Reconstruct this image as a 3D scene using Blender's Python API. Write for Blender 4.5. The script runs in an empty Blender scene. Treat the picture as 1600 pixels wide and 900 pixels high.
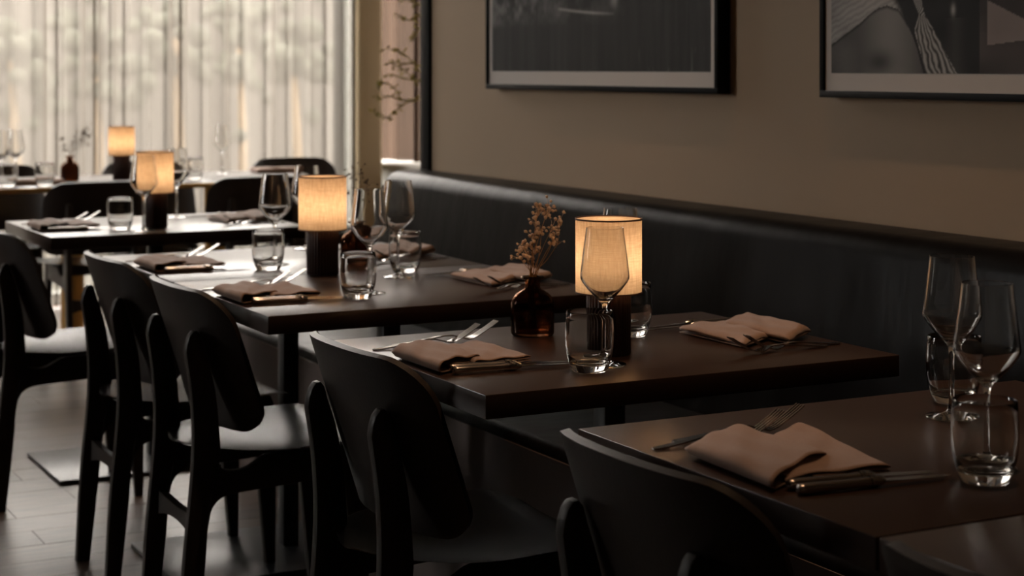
import bpy, bmesh, math, random
import numpy as np
from mathutils import Vector, Matrix
sc = bpy.context.scene
COL = sc.collection
random.seed(7)

# ------------------------------------------------------------------ camera
F_PX, YH, YAW, CAM_H = 2745.0, 106.0, math.radians(27.9), 1.25
cd = bpy.data.cameras.new('camera'); cam = bpy.data.objects.new('camera', cd); COL.objects.link(cam)
cam.location = (0, 0, CAM_H); cam.rotation_euler = (math.pi/2, 0, -YAW)
cd.sensor_width = 36.0; cd.lens = F_PX/1600*36
cd.shift_y = -(450-YH)/1600
cd.clip_start = 0.05; cd.clip_end = 200
cd.dof.use_dof = True; cd.dof.focus_distance = 2.80; cd.dof.aperture_fstop = 6.0
sc.camera = cam

# ------------------------------------------------------------------ daylight: even overcast sky
world = bpy.data.worlds.new('overcast_sky'); sc.world = world; world.use_nodes = True
bg = world.node_tree.nodes['Background']
bg.inputs[0].default_value = (1.0, 0.97, 0.93, 1); bg.inputs[1].default_value = 24.0
def portal(name, loc, rot, sx, sy):
    l = bpy.data.lights.new(name, 'AREA'); l.shape = 'RECTANGLE'; l.size = sx; l.size_y = sy
    l.cycles.is_portal = True
    o = bpy.data.objects.new(name, l); COL.objects.link(o); o.location = loc; o.rotation_euler = rot
    return o
portal('window_portal', (2.2, 9.45, 2.0), (-math.pi/2, 0, 0), 3.5, 3.9)
vs = sc.view_settings
vs.view_transform = 'Standard'; vs.look = 'None'; vs.gamma = 1; vs.use_curve_mapping = False
vs.exposure = 0.08
sc.cycles.max_bounces = 14; sc.cycles.transmission_bounces = 12; sc.cycles.transparent_max_bounces = 16
sc.cycles.diffuse_bounces = 5; sc.cycles.glossy_bounces = 6
sc.cycles.sample_clamp_indirect = 6.0
sc.cycles.blur_glossy = 0.1

# ------------------------------------------------------------------ pixel helpers (a pixel gives a direction, the surface gives the distance)
CY, SY = math.cos(YAW), math.sin(YAW)
def on(x, y, z=0.75):
    d = (CAM_H-z)*F_PX/(y-YH); l = (x-800)/F_PX*d
    return (l*CY+d*SY, d*CY-l*SY)
def on_y(x, y, Y):
    t = (x-800)/F_PX; d = Y/(CY-t*SY)
    return Vector((d*(SY+t*CY), Y, CAM_H-(y-YH)*d/F_PX))
def on_x(x, y, X):
    t = (x-800)/F_PX; d = X/(SY+t*CY)
    return Vector((X, d*(CY-t*SY), CAM_H-(y-YH)*d/F_PX))

# ------------------------------------------------------------------ materials
def new_mat(name):
    m = bpy.data.materials.new(name); m.use_nodes = True
    nt = m.node_tree; nt.nodes.clear()
    out = nt.nodes.new('ShaderNodeOutputMaterial')
    return m, nt, out
def N(nt, t, **kw):
    n = nt.nodes.new(t)
    for k, v in kw.items():
        if k.startswith('i_'):
            n.inputs[k[2:].replace('_', ' ')].default_value = v
        else: setattr(n, k, v)
    return n
def principled(name, col, rough=0.5, metal=0.0, var=0.0, scale=(1,1,1), nscale=8, bump=0.0, bdist=0.002, detail=6, spec=0.5, coat=0.0, rvar=0.0, sheen=0.0, coords='Object'):
    m, nt, out = new_mat(name)
    b = N(nt, 'ShaderNodeBsdfPrincipled')
    b.inputs['Base Color'].default_value = (*col, 1); b.inputs['Roughness'].default_value = rough
    b.inputs['Metallic'].default_value = metal; b.inputs['Specular IOR Level'].default_value = spec
    b.inputs['Coat Weight'].default_value = coat; b.inputs['Sheen Weight'].default_value = sheen
    nt.links.new(b.outputs[0], out.inputs[0])
    if var or bump or rvar:
        tc = N(nt, 'ShaderNodeTexCoord'); mp = N(nt, 'ShaderNodeMapping'); mp.inputs['Scale'].default_value = scale
        nz = N(nt, 'ShaderNodeTexNoise'); nz.inputs['Scale'].default_value = nscale; nz.inputs['Detail'].default_value = detail
        nt.links.new(tc.outputs[coords], mp.inputs[0]); nt.links.new(mp.outputs[0], nz.inputs['Vector'])
        if var:
            mx = N(nt, 'ShaderNodeMix', data_type='RGBA')
            mx.inputs[6].default_value = (*[c*(1-var) for c in col], 1); mx.inputs[7].default_value = (*[min(1, c*(1+var)) for c in col], 1)
            nt.links.new(nz.outputs['Fac'], mx.inputs[0]); nt.links.new(mx.outputs[2], b.inputs['Base Color'])
        if rvar:
            mr = N(nt, 'ShaderNodeMapRange'); mr.inputs[3].default_value = rough-rvar; mr.inputs[4].default_value = rough+rvar
            nt.links.new(nz.outputs['Fac'], mr.inputs[0]); nt.links.new(mr.outputs[0], b.inputs['Roughness'])
        if bump:
            bp = N(nt, 'ShaderNodeBump'); bp.inputs['Strength'].default_value = bump; bp.inputs['Distance'].default_value = bdist
            nt.links.new(nz.outputs['Fac'], bp.inputs['Height']); nt.links.new(bp.outputs[0], b.inputs['Normal'])
    return m
M = {}
M['table'] = principled('dark_stained_table_wood', (0.038, 0.0185, 0.0115), 0.28, var=0.12, scale=(3, 40, 3), nscale=6)
M['chair'] = principled('black_stained_oak', (0.022, 0.0150, 0.0115), 0.45, spec=0.3, var=0.45, scale=(60, 60, 3), nscale=5, bump=0.35, bdist=0.0008)
M['seat'] = principled('black_stained_seat_ply', (0.022, 0.0150, 0.0115), 0.24, var=0.3, scale=(3, 60, 3), nscale=5, bump=0.15, bdist=0.0006)
M['metal_black'] = principled('black_powder_coat', (0.012, 0.012, 0.013), 0.38)
M['base_plate'] = principled('dark_grey_steel_plate', (0.035, 0.036, 0.038), 0.35, bump=0.1, nscale=60, bdist=0.0005)
M['leather'] = principled('black_leather', (0.0045, 0.0034, 0.0029), 0.33, spec=0.06, var=0.2, nscale=5, scale=(1, 3, 1), bump=0.35, bdist=0.006, detail=8, rvar=0.05)
M['plinth'] = principled('brown_bench_panel', (0.085, 0.055, 0.045), 0.6, var=0.12, nscale=12)
M['wall'] = principled('taupe_wall_paint', (0.40, 0.290, 0.190), 0.75, var=0.04, nscale=3, bump=0.05, bdist=0.001)
M['dark_wall'] = principled('dark_umber_wall_paint', (0.10, 0.075, 0.055), 0.75, var=0.04, nscale=3)
M['white'] = principled('offwhite_paint', (0.24, 0.215, 0.18), 0.6, var=0.03, nscale=3)
M['frame_light'] = principled('pale_window_frame', (0.30, 0.31, 0.28), 0.45)
M['column'] = principled('beige_column_plaster', (0.42, 0.33, 0.20), 0.7, var=0.04, nscale=4)
M['ceiling'] = principled('ceiling_paint', (0.62, 0.56, 0.48), 0.8)
M['black_trim'] = principled('black_trim', (0.008, 0.008, 0.008), 0.5, spec=0.08)
M['pic_frame'] = principled('black_picture_frame', (0.006, 0.006, 0.006), 0.5, spec=0.06)
M['mat'] = principled('picture_mount_paper', (0.60, 0.55, 0.50), 0.7)
M['napkin'] = principled('taupe_linen', (0.33, 0.210, 0.155), 0.85, var=0.12, nscale=180, bump=0.25, bdist=0.0006, sheen=0.2)
M['steel'] = principled('polished_steel', (0.46, 0.43, 0.40), 0.16, metal=1.0)
M['handle'] = principled('brushed_steel_handle', (0.46, 0.40, 0.36), 0.20, metal=1.0)
M['lamp_base'] = principled('dark_brown_fluted_wood', (0.040, 0.014, 0.010), 0.45, var=0.2, scale=(30, 30, 2), nscale=4)
M['trim'] = principled('brown_shade_piping', (0.12, 0.055, 0.035), 0.7)
M['brass'] = principled('aged_brass', (0.55, 0.32, 0.10), 0.32, metal=1.0)
M['dry_stem'] = principled('dry_flower_stem', (0.50, 0.27, 0.10), 0.7)
M['blossom'] = principled('dried_blossom', (0.80, 0.58, 0.40), 0.8, var=0.2, nscale=90)
M['dark_stem'] = principled('dark_dry_twig', (0.10, 0.07, 0.045), 0.8)
M['leaf'] = principled('olive_leaf', (0.33, 0.29, 0.09), 0.6, var=0.2, nscale=20)
M['bark'] = principled('olive_bark', (0.16, 0.11, 0.06), 0.8)
M['crown'] = principled('garden_foliage', (0.030, 0.034, 0.020), 0.8, var=0.4, nscale=3)
M['added_garden_wall'] = principled('added_wall_coat', (0.045, 0.040, 0.034), 0.9, var=0.1, nscale=2)  # kept dark, for the wall added outdoors against the sky light
M['grass'] = principled('lawn', (0.04, 0.04, 0.03), 0.9, var=0.3, nscale=2)
M['pot'] = principled('grey_stoneware', (0.25, 0.23, 0.21), 0.6)
M['floor_base'] = principled('dark_subfloor', (0.02, 0.015, 0.012), 0.6)
M['rubber'] = principled('black_glide', (0.01, 0.01, 0.01), 0.7)

def plank_mat():
    m, nt, out = new_mat('smoked_oak_plank')
    b = N(nt, 'ShaderNodeBsdfPrincipled')
    tc = N(nt, 'ShaderNodeTexCoord'); mp = N(nt, 'ShaderNodeMapping'); mp.inputs['Scale'].default_value = (3, 30, 3)
    oi = N(nt, 'ShaderNodeObjectInfo'); nz = N(nt, 'ShaderNodeTexNoise', noise_dimensions='4D'); nz.inputs['Scale'].default_value = 3; nz.inputs['Detail'].default_value = 7
    mu = N(nt, 'ShaderNodeMath', operation='MULTIPLY'); mu.inputs[1].default_value = 30
    nt.links.new(oi.outputs['Random'], mu.inputs[0]); nt.links.new(mu.outputs[0], nz.inputs['W'])
    nt.links.new(tc.outputs['Object'], mp.inputs[0]); nt.links.new(mp.outputs[0], nz.inputs['Vector'])
    cr = N(nt, 'ShaderNodeValToRGB'); cr.color_ramp.elements[0].position = .3; cr.color_ramp.elements[1].position = .75
    cr.color_ramp.elements[0].color = (0.050, 0.030, 0.020, 1); cr.color_ramp.elements[1].color = (0.120, 0.078, 0.052, 1)
    nt.links.new(nz.outputs['Fac'], cr.inputs[0])
    hs = N(nt, 'ShaderNodeHueSaturation'); mr = N(nt, 'ShaderNodeMapRange'); mr.inputs[3].default_value = .75; mr.inputs[4].default_value = 1.25
    nt.links.new(oi.outputs['Random'], mr.inputs[0]); nt.links.new(mr.outputs[0], hs.inputs['Value']); nt.links.new(cr.outputs[0], hs.inputs['Color'])
    nt.links.new(hs.outputs[0], b.inputs['Base Color'])
    b.inputs['Roughness'].default_value = 0.36
    bp = N(nt, 'ShaderNodeBump'); bp.inputs['Strength'].default_value = .25; bp.inputs['Distance'].default_value = .0015
    nt.links.new(nz.outputs['Fac'], bp.inputs['Height']); nt.links.new(bp.outputs[0], b.inputs['Normal'])
    nt.links.new(b.outputs[0], out.inputs[0])
    return m
M['plank'] = plank_mat()

def glass_mat(name, col, ior=1.48, rough=0.0):
    m, nt, out = new_mat(name)
    g = N(nt, 'ShaderNodeBsdfGlass'); g.inputs['Color'].default_value = (*col, 1); g.inputs['IOR'].default_value = ior; g.inputs['Roughness'].default_value = rough
    nt.links.new(g.outputs[0], out.inputs[0]); return m
M['glass'] = glass_mat('clear_glass', (0.985, 0.985, 0.98))
M['amber'] = glass_mat('smoky_amber_glass', (0.42, 0.29, 0.22))
M['water'] = glass_mat('water', (0.95, 0.93, 0.9), 1.33)

def pane_mat():
    m, nt, out = new_mat('window_pane_glass')
    t = N(nt, 'ShaderNodeBsdfTransparent'); g = N(nt, 'ShaderNodeBsdfGlossy'); g.inputs['Roughness'].default_value = 0.02
    mx = N(nt, 'ShaderNodeMixShader'); mx.inputs[0].default_value = 0.06
    nt.links.new(t.outputs[0], mx.inputs[1]); nt.links.new(g.outputs[0], mx.inputs[2]); nt.links.new(mx.outputs[0], out.inputs[0]); return m
M['pane'] = pane_mat()

def cloth_mat(name, c_dark, c_light, sheer, scale, nscale, trans=0.62):
    """sheer woven cloth: part of the light passes straight through the weave, the rest is scattered"""
    m, nt, out = new_mat(name)
    tc = N(nt, 'ShaderNodeTexCoord'); mp = N(nt, 'ShaderNodeMapping'); mp.inputs['Scale'].default_value = scale
    nz = N(nt, 'ShaderNodeTexNoise'); nz.inputs['Scale'].default_value = nscale; nz.inputs['Detail'].default_value = 5
    nt.links.new(tc.outputs['Object'], mp.inputs[0]); nt.links.new(mp.outputs[0], nz.inputs['Vector'])
    mc = N(nt, 'ShaderNodeMix', data_type='RGBA'); mc.inputs[6].default_value = (*c_dark, 1); mc.inputs[7].default_value = (*c_light, 1)
    nt.links.new(nz.outputs['Fac'], mc.inputs[0])
    tl = N(nt, 'ShaderNodeBsdfTranslucent'); df = N(nt, 'ShaderNodeBsdfDiffuse'); tp = N(nt, 'ShaderNodeBsdfTransparent')
    nt.links.new(mc.outputs[2], tl.inputs[0]); nt.links.new(mc.outputs[2], df.inputs[0]); tp.inputs[0].default_value = (1, .96, .92, 1)
    m1 = N(nt, 'ShaderNodeMixShader'); m1.inputs[0].default_value = trans
    nt.links.new(df.outputs[0], m1.inputs[1]); nt.links.new(tl.outputs[0], m1.inputs[2])
    m2 = N(nt, 'ShaderNodeMixShader'); m2.inputs[0].default_value = sheer
    nt.links.new(m1.outputs[0], m2.inputs[1]); nt.links.new(tp.outputs[0], m2.inputs[2]); nt.links.new(m2.outputs[0], out.inputs[0])
    return m
M['curtain'] = cloth_mat('sheer_cream_curtain', (0.140, 0.122, 0.104), (0.220, 0.196, 0.170), 0.30, (30, 30, 0.6), 1.0)
M['curtain_pink'] = cloth_mat('sheer_blush_curtain', (0.030, 0.018, 0.012), (0.055, 0.035, 0.025), 0.08, (30, 30, 0.6), 1.0)
def shade_mat():
    m, nt, out = new_mat('linen_lampshade')
    tc = N(nt, 'ShaderNodeTexCoord'); fs = []
    for s in ((35, 35, 900), (300, 300, 40)):
        mp = N(nt, 'ShaderNodeMapping'); mp.inputs['Scale'].default_value = s
        nz = N(nt, 'ShaderNodeTexNoise'); nz.inputs['Scale'].default_value = 1.0; nz.inputs['Detail'].default_value = 3
        nt.links.new(tc.outputs['Object'], mp.inputs[0]); nt.links.new(mp.outputs[0], nz.inputs['Vector']); fs.append(nz)
    ad = N(nt, 'ShaderNodeMath', operation='MULTIPLY'); nt.links.new(fs[0].outputs['Fac'], ad.inputs[0]); nt.links.new(fs[1].outputs['Fac'], ad.inputs[1])
    mr = N(nt, 'ShaderNodeMapRange'); mr.inputs[1].default_value = .1; mr.inputs[2].default_value = .45
    nt.links.new(ad.outputs[0], mr.inputs[0])
    mc = N(nt, 'ShaderNodeMix', data_type='RGBA'); mc.inputs[6].default_value = (0.42, 0.30, 0.20, 1); mc.inputs[7].default_value = (0.66, 0.51, 0.36, 1)
    nt.links.new(mr.outputs[0], mc.inputs[0])
    tl = N(nt, 'ShaderNodeBsdfTranslucent'); df = N(nt, 'ShaderNodeBsdfDiffuse')
    nt.links.new(mc.outputs[2], tl.inputs[0]); nt.links.new(mc.outputs[2], df.inputs[0])
    mx = N(nt, 'ShaderNodeMixShader'); mx.inputs[0].default_value = .5
    nt.links.new(df.outputs[0], mx.inputs[1]); nt.links.new(tl.outputs[0], mx.inputs[2]); nt.links.new(mx.outputs[0], out.inputs[0])
    return m
M['shade'] = shade_mat()
def print_mat():
    m, nt, out = new_mat('photo_print')
    b = N(nt, 'ShaderNodeBsdfPrincipled'); a = N(nt, 'ShaderNodeVertexColor', layer_name='print')
    nt.links.new(a.outputs[0], b.inputs['Base Color']); b.inputs['Roughness'].default_value = .6; b.inputs['Specular IOR Level'].default_value = .15
    nt.links.new(b.outputs[0], out.inputs[0]); return m
M['print'] = print_mat()

# ------------------------------------------------------------------ mesh helpers
def link(name, me, mat, parent=None, smooth=False):
    o = bpy.data.objects.new(name, me); COL.objects.link(o)
    if mat is not None and not me.materials: me.materials.append(mat)
    if smooth: me.shade_smooth()
    if parent is not None: o.parent = parent
    return o
def tag(o, label=None, cat=None, group=None, kind=None):
    if label: o['label'] = label
    if cat: o['category'] = cat
    if group: o['group'] = group
    if kind: o['kind'] = kind
    return o
def empty(name, loc=(0, 0, 0), rz=0.0):
    o = bpy.data.objects.new(name, None); COL.objects.link(o); o.location = loc; o.rotation_euler = (0, 0, rz)
    o.empty_display_size = 0.05
    return o
def bm_done(name, bm, mat, parent=None, smooth=False, auto=None):
    bmesh.ops.recalc_face_normals(bm, faces=bm.faces)
    me = bpy.data.meshes.new(name); bm.to_mesh(me); bm.free()
    o = link(name, me, mat, parent, smooth)
    if auto is not None: me.shade_smooth(); me.set_sharp_from_angle(angle=auto)
    return o
def box_bm(bm, a, b):
    vs_ = [bm.verts.new((x, y, z)) for x in (a[0], b[0]) for y in (a[1], b[1]) for z in (a[2], b[2])]
    for f in ((0,1,3,2),(4,6,7,5),(0,4,5,1),(2,3,7,6),(0,2,6,4),(1,5,7,3)): bm.faces.new([vs_[i] for i in f])
def box(name, a, b, mat, parent=None, bevel=0.0, seg=2):
    bm = bmesh.new(); box_bm(bm, a, b)
    if bevel: bmesh.ops.bevel(bm, geom=bm.edges[:]+bm.verts[:], offset=bevel, segments=seg, affect='EDGES', profile=.5)
    return bm_done(name, bm, mat, parent, auto=math.radians(40) if bevel else None)
def extrude_poly(name, pts, y0, y1, mat, parent=None, bevel=0.0025):
    """polygon in XZ, extruded from y0 to y1"""
    bm = bmesh.new()
    f = bm.faces.new([bm.verts.new((x, y0, z)) for x, z in pts])
    r = bmesh.ops.extrude_face_region(bm, geom=[f])
    bmesh.ops.translate(bm, verts=[v for v in r['geom'] if isinstance(v, bmesh.types.BMVert)], vec=(0, y1-y0, 0))
    if bevel:
        es = [e for e in bm.edges if abs(e.verts[0].co.y-e.verts[1].co.y) < 1e-6]
        bmesh.ops.bevel(bm, geom=es, offset=bevel, segments=2, affect='EDGES', profile=.5)
    return bm_done(name, bm, mat, parent, auto=math.radians(35))
def lathe(name, prof, mat, parent=None, seg=40, smooth=True, loc=None):
    """profile of (r, z); r == 0 closes on the axis"""
    bm = bmesh.new(); rings = []
    for r, z in prof:
        if r < 1e-7: rings.append([bm.verts.new((0, 0, z))])
        else: rings.append([bm.verts.new((r*math.cos(2*math.pi*k/seg), r*math.sin(2*math.pi*k/seg), z)) for k in range(seg)])
    for A, B in zip(rings[:-1], rings[1:]):
        for k in range(seg):
            k2 = (k+1) % seg
            if len(A) == 1 and len(B) == 1: continue
            if len(A) == 1: bm.faces.new((A[0], B[k2], B[k]))
            elif len(B) == 1: bm.faces.new((A[k], A[k2], B[0]))
            else: bm.faces.new((A[k], A[k2], B[k2], B[k]))
    o = bm_done(name, bm, mat, parent, auto=math.radians(50) if smooth else None)
    if loc: o.location = loc
    return o
def spline(pts, n):
    """Catmull-Rom through pts"""
    P = [pts[0]]+list(pts)+[pts[-1]]; out = []
    for i in range(1, len(P)-2):
        a, b, c, d = [np.array(p, float) for p in P[i-1:i+3]]
        for k in range(n):
            t = k/n; out.append(tuple(.5*((2*b)+(c-a)*t+(2*a-5*b+4*c-d)*t*t+(3*b-a-3*c+d)*t**3)))
    out.append(tuple(pts[-1])); return out
def tube_bm(bm, pts, r0, r1, seg=6):
    pts = [Vector(p) for p in pts]; rings = []
    for i, p in enumerate(pts):
        t = (pts[min(i+1, len(pts)-1)]-pts[max(i-1, 0)]).normalized()
        a = t.orthogonal().normalized(); b = t.cross(a); r = r0+(r1-r0)*i/(len(pts)-1)
        rings.append([bm.verts.new(p+(a*math.cos(2*math.pi*k/seg)+b*math.sin(2*math.pi*k/seg))*r) for k in range(seg)])
    for A, B in zip(rings[:-1], rings[1:]):
        for k in range(seg): bm.faces.new((A[k], A[(k+1) % seg], B[(k+1) % seg], B[k]))
    bm.faces.new(rings[0][::-1]); bm.faces.new(rings[-1])
def tube(name, pts, r0, r1, mat, parent=None, seg=6):
    bm = bmesh.new(); tube_bm(bm, pts, r0, r1, seg); return bm_done(name, bm, mat, parent, smooth=True)
def dup(root, loc, rz=0.0, label=None, group=None):
    r = root.copy(); COL.objects.link(r); r.location = loc; r.rotation_euler = (0, 0, rz)
    if label: r['label'] = label
    if group: r['group'] = group
    for ch in root.children:
        c = ch.copy(); COL.objects.link(c); c.parent = r
        for g in ch.children:
            d = g.copy(); COL.objects.link(d); d.parent = c
    return r
class Kind:
    """first placing moves the built thing, later ones copy it"""
    def __init__(s, root): s.root = root; s.used = False
    def put(s, loc, rz, label, group=None):
        if not s.used:
            s.used = True; o = s.root; o.location = loc; o.rotation_euler = (0, 0, rz); o['label'] = label
            if group: o['group'] = group
            return o
        return dup(s.root, loc, rz, label, group)

# ------------------------------------------------------------------ the room
WX = 2.55            # face of the taupe wall
WEND = 5.46         # where the taupe wall stops
BY = 9.3             # window wall
fl = box('floor', (-3.5, -2.6, -0.12), (5.4, 9.5, -0.012), M['floor_base']); tag(fl, kind='structure')
PW = 0.15
plank_meshes = []
for L in (1.1, 1.5, 1.9):
    bm = bmesh.new(); box_bm(bm, (0, 0, -0.012), (L-0.0014, PW-0.0014, 0)); 
    top = [e for e in bm.edges if all(v.co.z > -.001 for v in e.verts)]
    bmesh.ops.bevel(bm, geom=top, offset=.0006, segments=1, affect='EDGES')
    bmesh.ops.recalc_face_normals(bm, faces=bm.faces)
    me = bpy.data.meshes.new('plank'); bm.to_mesh(me); bm.free(); me.materials.append(M['plank']); plank_meshes.append((L, me))
rp = random.Random(3)
yy = 1.2
def plank_row(yy, x0, x1):
    x = x0-rp.random()*1.0
    while x < x1:
        L, me = plank_meshes[rp.randrange(3)]
        o = bpy.data.objects.new('plank', me); COL.objects.link(o); o.location = (x, yy, -rp.random()*.0006); o.parent = fl
        x += L
n_rows = int((BY-0.0-1.2)/PW)
for i in range(n_rows): plank_row(1.2+i*PW, 0.2, 4.4)
bm = bmesh.new()
for x0, y0, x1, y1 in ((-3.5, -2.6, 5.4, 1.2), (-3.5, 1.2, -1.0, BY), (6.0, 1.2, 6.1, BY)):
    y = y0
    while y < y1-.02 and x0 < 5:
        xx = x0
        while xx < x1-.05:
            L = 1.3 if xx+1.3 < x1 else x1-xx
            box_bm(bm, (xx, y, -.012), (xx+L-.0025, min(y+PW, y1)-.0025, -.0004)); xx += L
        y += PW
o = bm_done('plank_field', bm, M['plank'], fl); o['kind'] = 'stuff'

tag(box('ceiling', (-3.5, -2.6, 4.0), (5.4, 9.5, 4.1), M['ceiling']), kind='structure')
tag(box('wall_right', (WX, -2.6, 0), (WX+.14, WEND-.004, 4.0), M['wall']), kind='structure')
tag(box('trim_1', (WX-.012, WEND-.062, 0.0), (WX+.152, WEND+.006, 4.0), M['black_trim'], bevel=.002), kind='structure')
tag(box('wall_alcove', (WX+.14, WEND-.25, 0), (5.4, WEND-.12, 4.0), M['wall']), kind='structure')
S0, S1, SZ0, SZ1 = 7.3, 8.2, 1.2, 3.2      # unseen window added in the left wall to brighten the taupe wall and napkins
bm = bmesh.new()
for a, b in (((-3.6, -2.6, 0), (-3.5, S0, 4.0)), ((-3.6, S1, 0), (-3.5, 9.5, 4.0)), ((-3.6, S0, 0), (-3.5, S1, SZ0)), ((-3.6, S0, SZ1), (-3.5, S1, 4.0))): box_bm(bm, a, b)
tag(bm_done('wall_left', bm, M['dark_wall']), kind='structure')
w3 = empty('added_window_left', (-3.55, 0, 0)); tag(w3, kind='structure')
for ym in (S0+.03, (S0+S1)/2, S1-.03): box('mullion', (-.04, ym-.03, SZ0), (.04, ym+.03, SZ1), M['frame_light'], w3)
for k in range(2): box('pane', (-.003, S0+(S1-S0)*k/2+.06, SZ0), (.003, S0+(S1-S0)*(k+1)/2-.03, SZ1), M['pane'], w3)
portal('added_window_portal', (-3.75, (S0+S1)/2, (SZ0+SZ1)/2), (0, -math.pi/2, 0), SZ1-SZ0, S1-S0)
tag(box('wall_rear', (-3.5, -2.7, 0), (2.55, -2.6, 4.0), M['wall']), kind='structure')
# window wall: opening from X -2.6 to 3.84
WIN0, WIN1 = 0.5, 3.85
bm = bmesh.new(); box_bm(bm, (-3.5, BY, 0), (WIN0, BY+.2, 4.0)); box_bm(bm, (WIN0, BY, 3.9), (3.91, BY+.2, 4.0))
tag(bm_done('wall_window', bm, M['dark_wall']), kind='structure')
w1 = empty('window_1', (0, BY+.08, 0)); tag(w1, kind='structure')
for nm, a, b in (('frame_side', (WIN1, -.16, 0), (WIN1+.075, .06, 3.9)), ('frame_side', (WIN0-.06, -.05, 0), (WIN0, .06, 3.9)), ('frame_bottom', (WIN0, -.05, 0), (WIN1, .06, .06)),
                 ('frame_top', (WIN0, -.05, 3.84), (WIN1, .06, 3.9))): box(nm, a, b, M['frame_light'], w1, bevel=.004)
box('gasket', (WIN1-.018, -.05, .06), (WIN1, .05, 3.84), M['black_trim'], w1)
for xm in (1.62,):
    box('mullion', (xm-.03, -.04, .06), (xm+.03, .05, 3.84), M['frame_light'], w1)
for k in range(2):
    xa = (WIN0, 1.65)[k]; xb = (1.59, WIN1)[k]; box('pane', (xa, 0, .06), (xb, .006, 3.84), M['pane'], w1)
# round-cornered column between the two windows
c0 = on_y(551, 200, BY-.05).x; c1 = on_y(600, 200, BY-.15).x
tag(box('wall_column', (c0, BY-.10, 0), (c1+.02, BY+.2, 4.0), M['column'], bevel=.03, seg=6), kind='structure')
# second window, set at an angle beside the column, above a low sill
SILL_Z = 0.70
A = Vector((*on(600, 254, SILL_Z), 0)); B = Vector((*on(657, 257, SILL_Z), 0))
dv = (B-A).normalized(); nv = Vector((dv.y, -dv.x, 0));
if nv.dot(Vector((1, 1, 0))) < 0: nv = -nv
E2 = A+dv*2.6
ang = math.atan2(dv.y, dv.x)
def angled_box(name, s0, s1, t0, t1, z0, z1, mat, parent=None, bevel=0):
    """s along the second window wall, t outwards"""
    o = box(name, (s0, t0, z0), (s1, t1, z1), mat, None, bevel); 
    o.matrix_world = Matrix(((dv.x, nv.x, 0, A.x), (dv.y, nv.y, 0, A.y), (0, 0, 1, 0), (0, 0, 0, 1)))
    if parent is not None: o.parent = parent
    return o
tag(angled_box('wall_sill_front', -.30, 3.4, .10, .30, 0, SILL_Z-.045, M['white']), kind='structure')
w2 = angled_box('window_2', -.34, 3.4, -.03, .34, SILL_Z-.04, SILL_Z, M['white'], bevel=.008); tag(w2, kind='structure')
mwi = w2.matrix_world.copy()
for nm, a in (('frame_bottom', (0, 3.4, .26, .34, SILL_Z, SILL_Z+.07)), ('frame_top', (0, 3.4, .26, .34, 3.83, 3.9)), ('mullion', (1.2, 1.26, .26, .33, SILL_Z+.07, 3.83))):
    o = angled_box(nm, *a, M['frame_light']); o.parent = w2; o.matrix_parent_inverse = mwi.inverted()
o = angled_box('pane', 0, 3.4, .295, .301, SILL_Z+.07, 3.83, M['pane']); o.parent = w2; o.matrix_parent_inverse = mwi.inverted()
tag(angled_box('wall_window_head', -.3, 3.4, .1, .34, 3.9, 4.0, M['white']), kind='structure')
tag(box('wall_alcove_end', (5.3, 4.9, 0), (5.4, 8.0, 4.0), M['white']), kind='structure')
pm = A+dv*1.3+nv*.45
portal('window_portal_side', (pm.x, pm.y, 2.3), (math.pi/2, 0, ang+math.pi), 2.6, 3.2)

def curtain(name, p0, p1, z0, z1, folds, amp, mat, label, seed):
    """S-folded hanging cloth between two floor points"""
    r = random.Random(seed); p0 = Vector(p0); p1 = Vector(p1); d = p1-p0; L = d.length; d.normalize(); n = Vector((-d.y, d.x, 0))
    cols = folds*22; bm = bmesh.new(); rows = [0, .12, .3, .5, .75, 1]; grid = []
    am = [amp*(.45+.8*r.random()) for _ in range(folds+2)]; wd = np.cumsum([.55+.9*r.random() for _ in range(folds+1)]); wd = np.concatenate(([0], wd)); wd = wd/wd[-1]
    sk = [(-.5+r.random())*.5 for _ in range(folds+2)]
    for j, v in enumerate(rows):
        row = []
        for i in range(cols+1):
            q = i/cols*(folds+1); k = min(int(q), folds); t = q-k
            s = wd[k]+(wd[k+1]-wd[k])*t
            A_ = am[k]*(1-t)+am[k+1]*t
            ph = 2*math.pi*t
            off = A_*math.sin(ph)+.25*A_*math.sin(2*ph+k*1.7+v*.6)
            sl = s*L+(.6+sk[k])*A_*math.sin(2*ph+.4)*.75
            p = p0+d*sl+n*off*(1+.15*v)
            row.append(bm.verts.new((p.x, p.y, z1+(z0-z1)*v)))
        grid.append(row)
    for a, b in zip(grid[:-1], grid[1:]):
        for i in range(cols): bm.faces.new((a[i], a[i+1], b[i+1], b[i]))
    o = bm_done(name, bm, mat, smooth=True); tag(o, label, 'curtain'); return o
curtain('sheer_curtain', (WIN0-.1, BY-.14, 0), (WIN1-.02, BY-.14, 0), .02, 3.93, 27, .036, M['curtain'], 'wide cream sheer curtain across the big window behind the far table', 5)
sa = A-dv*.19+nv*.14; sb = A+dv*2.4+nv*.14
curtain('side_curtain', (sa.x, sa.y, 0), (sb.x, sb.y, 0), SILL_Z+.004, 3.93, 12, .035, M['curtain_pink'], 'blush curtain hanging above the white sill beside the wall end', 11)

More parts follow.
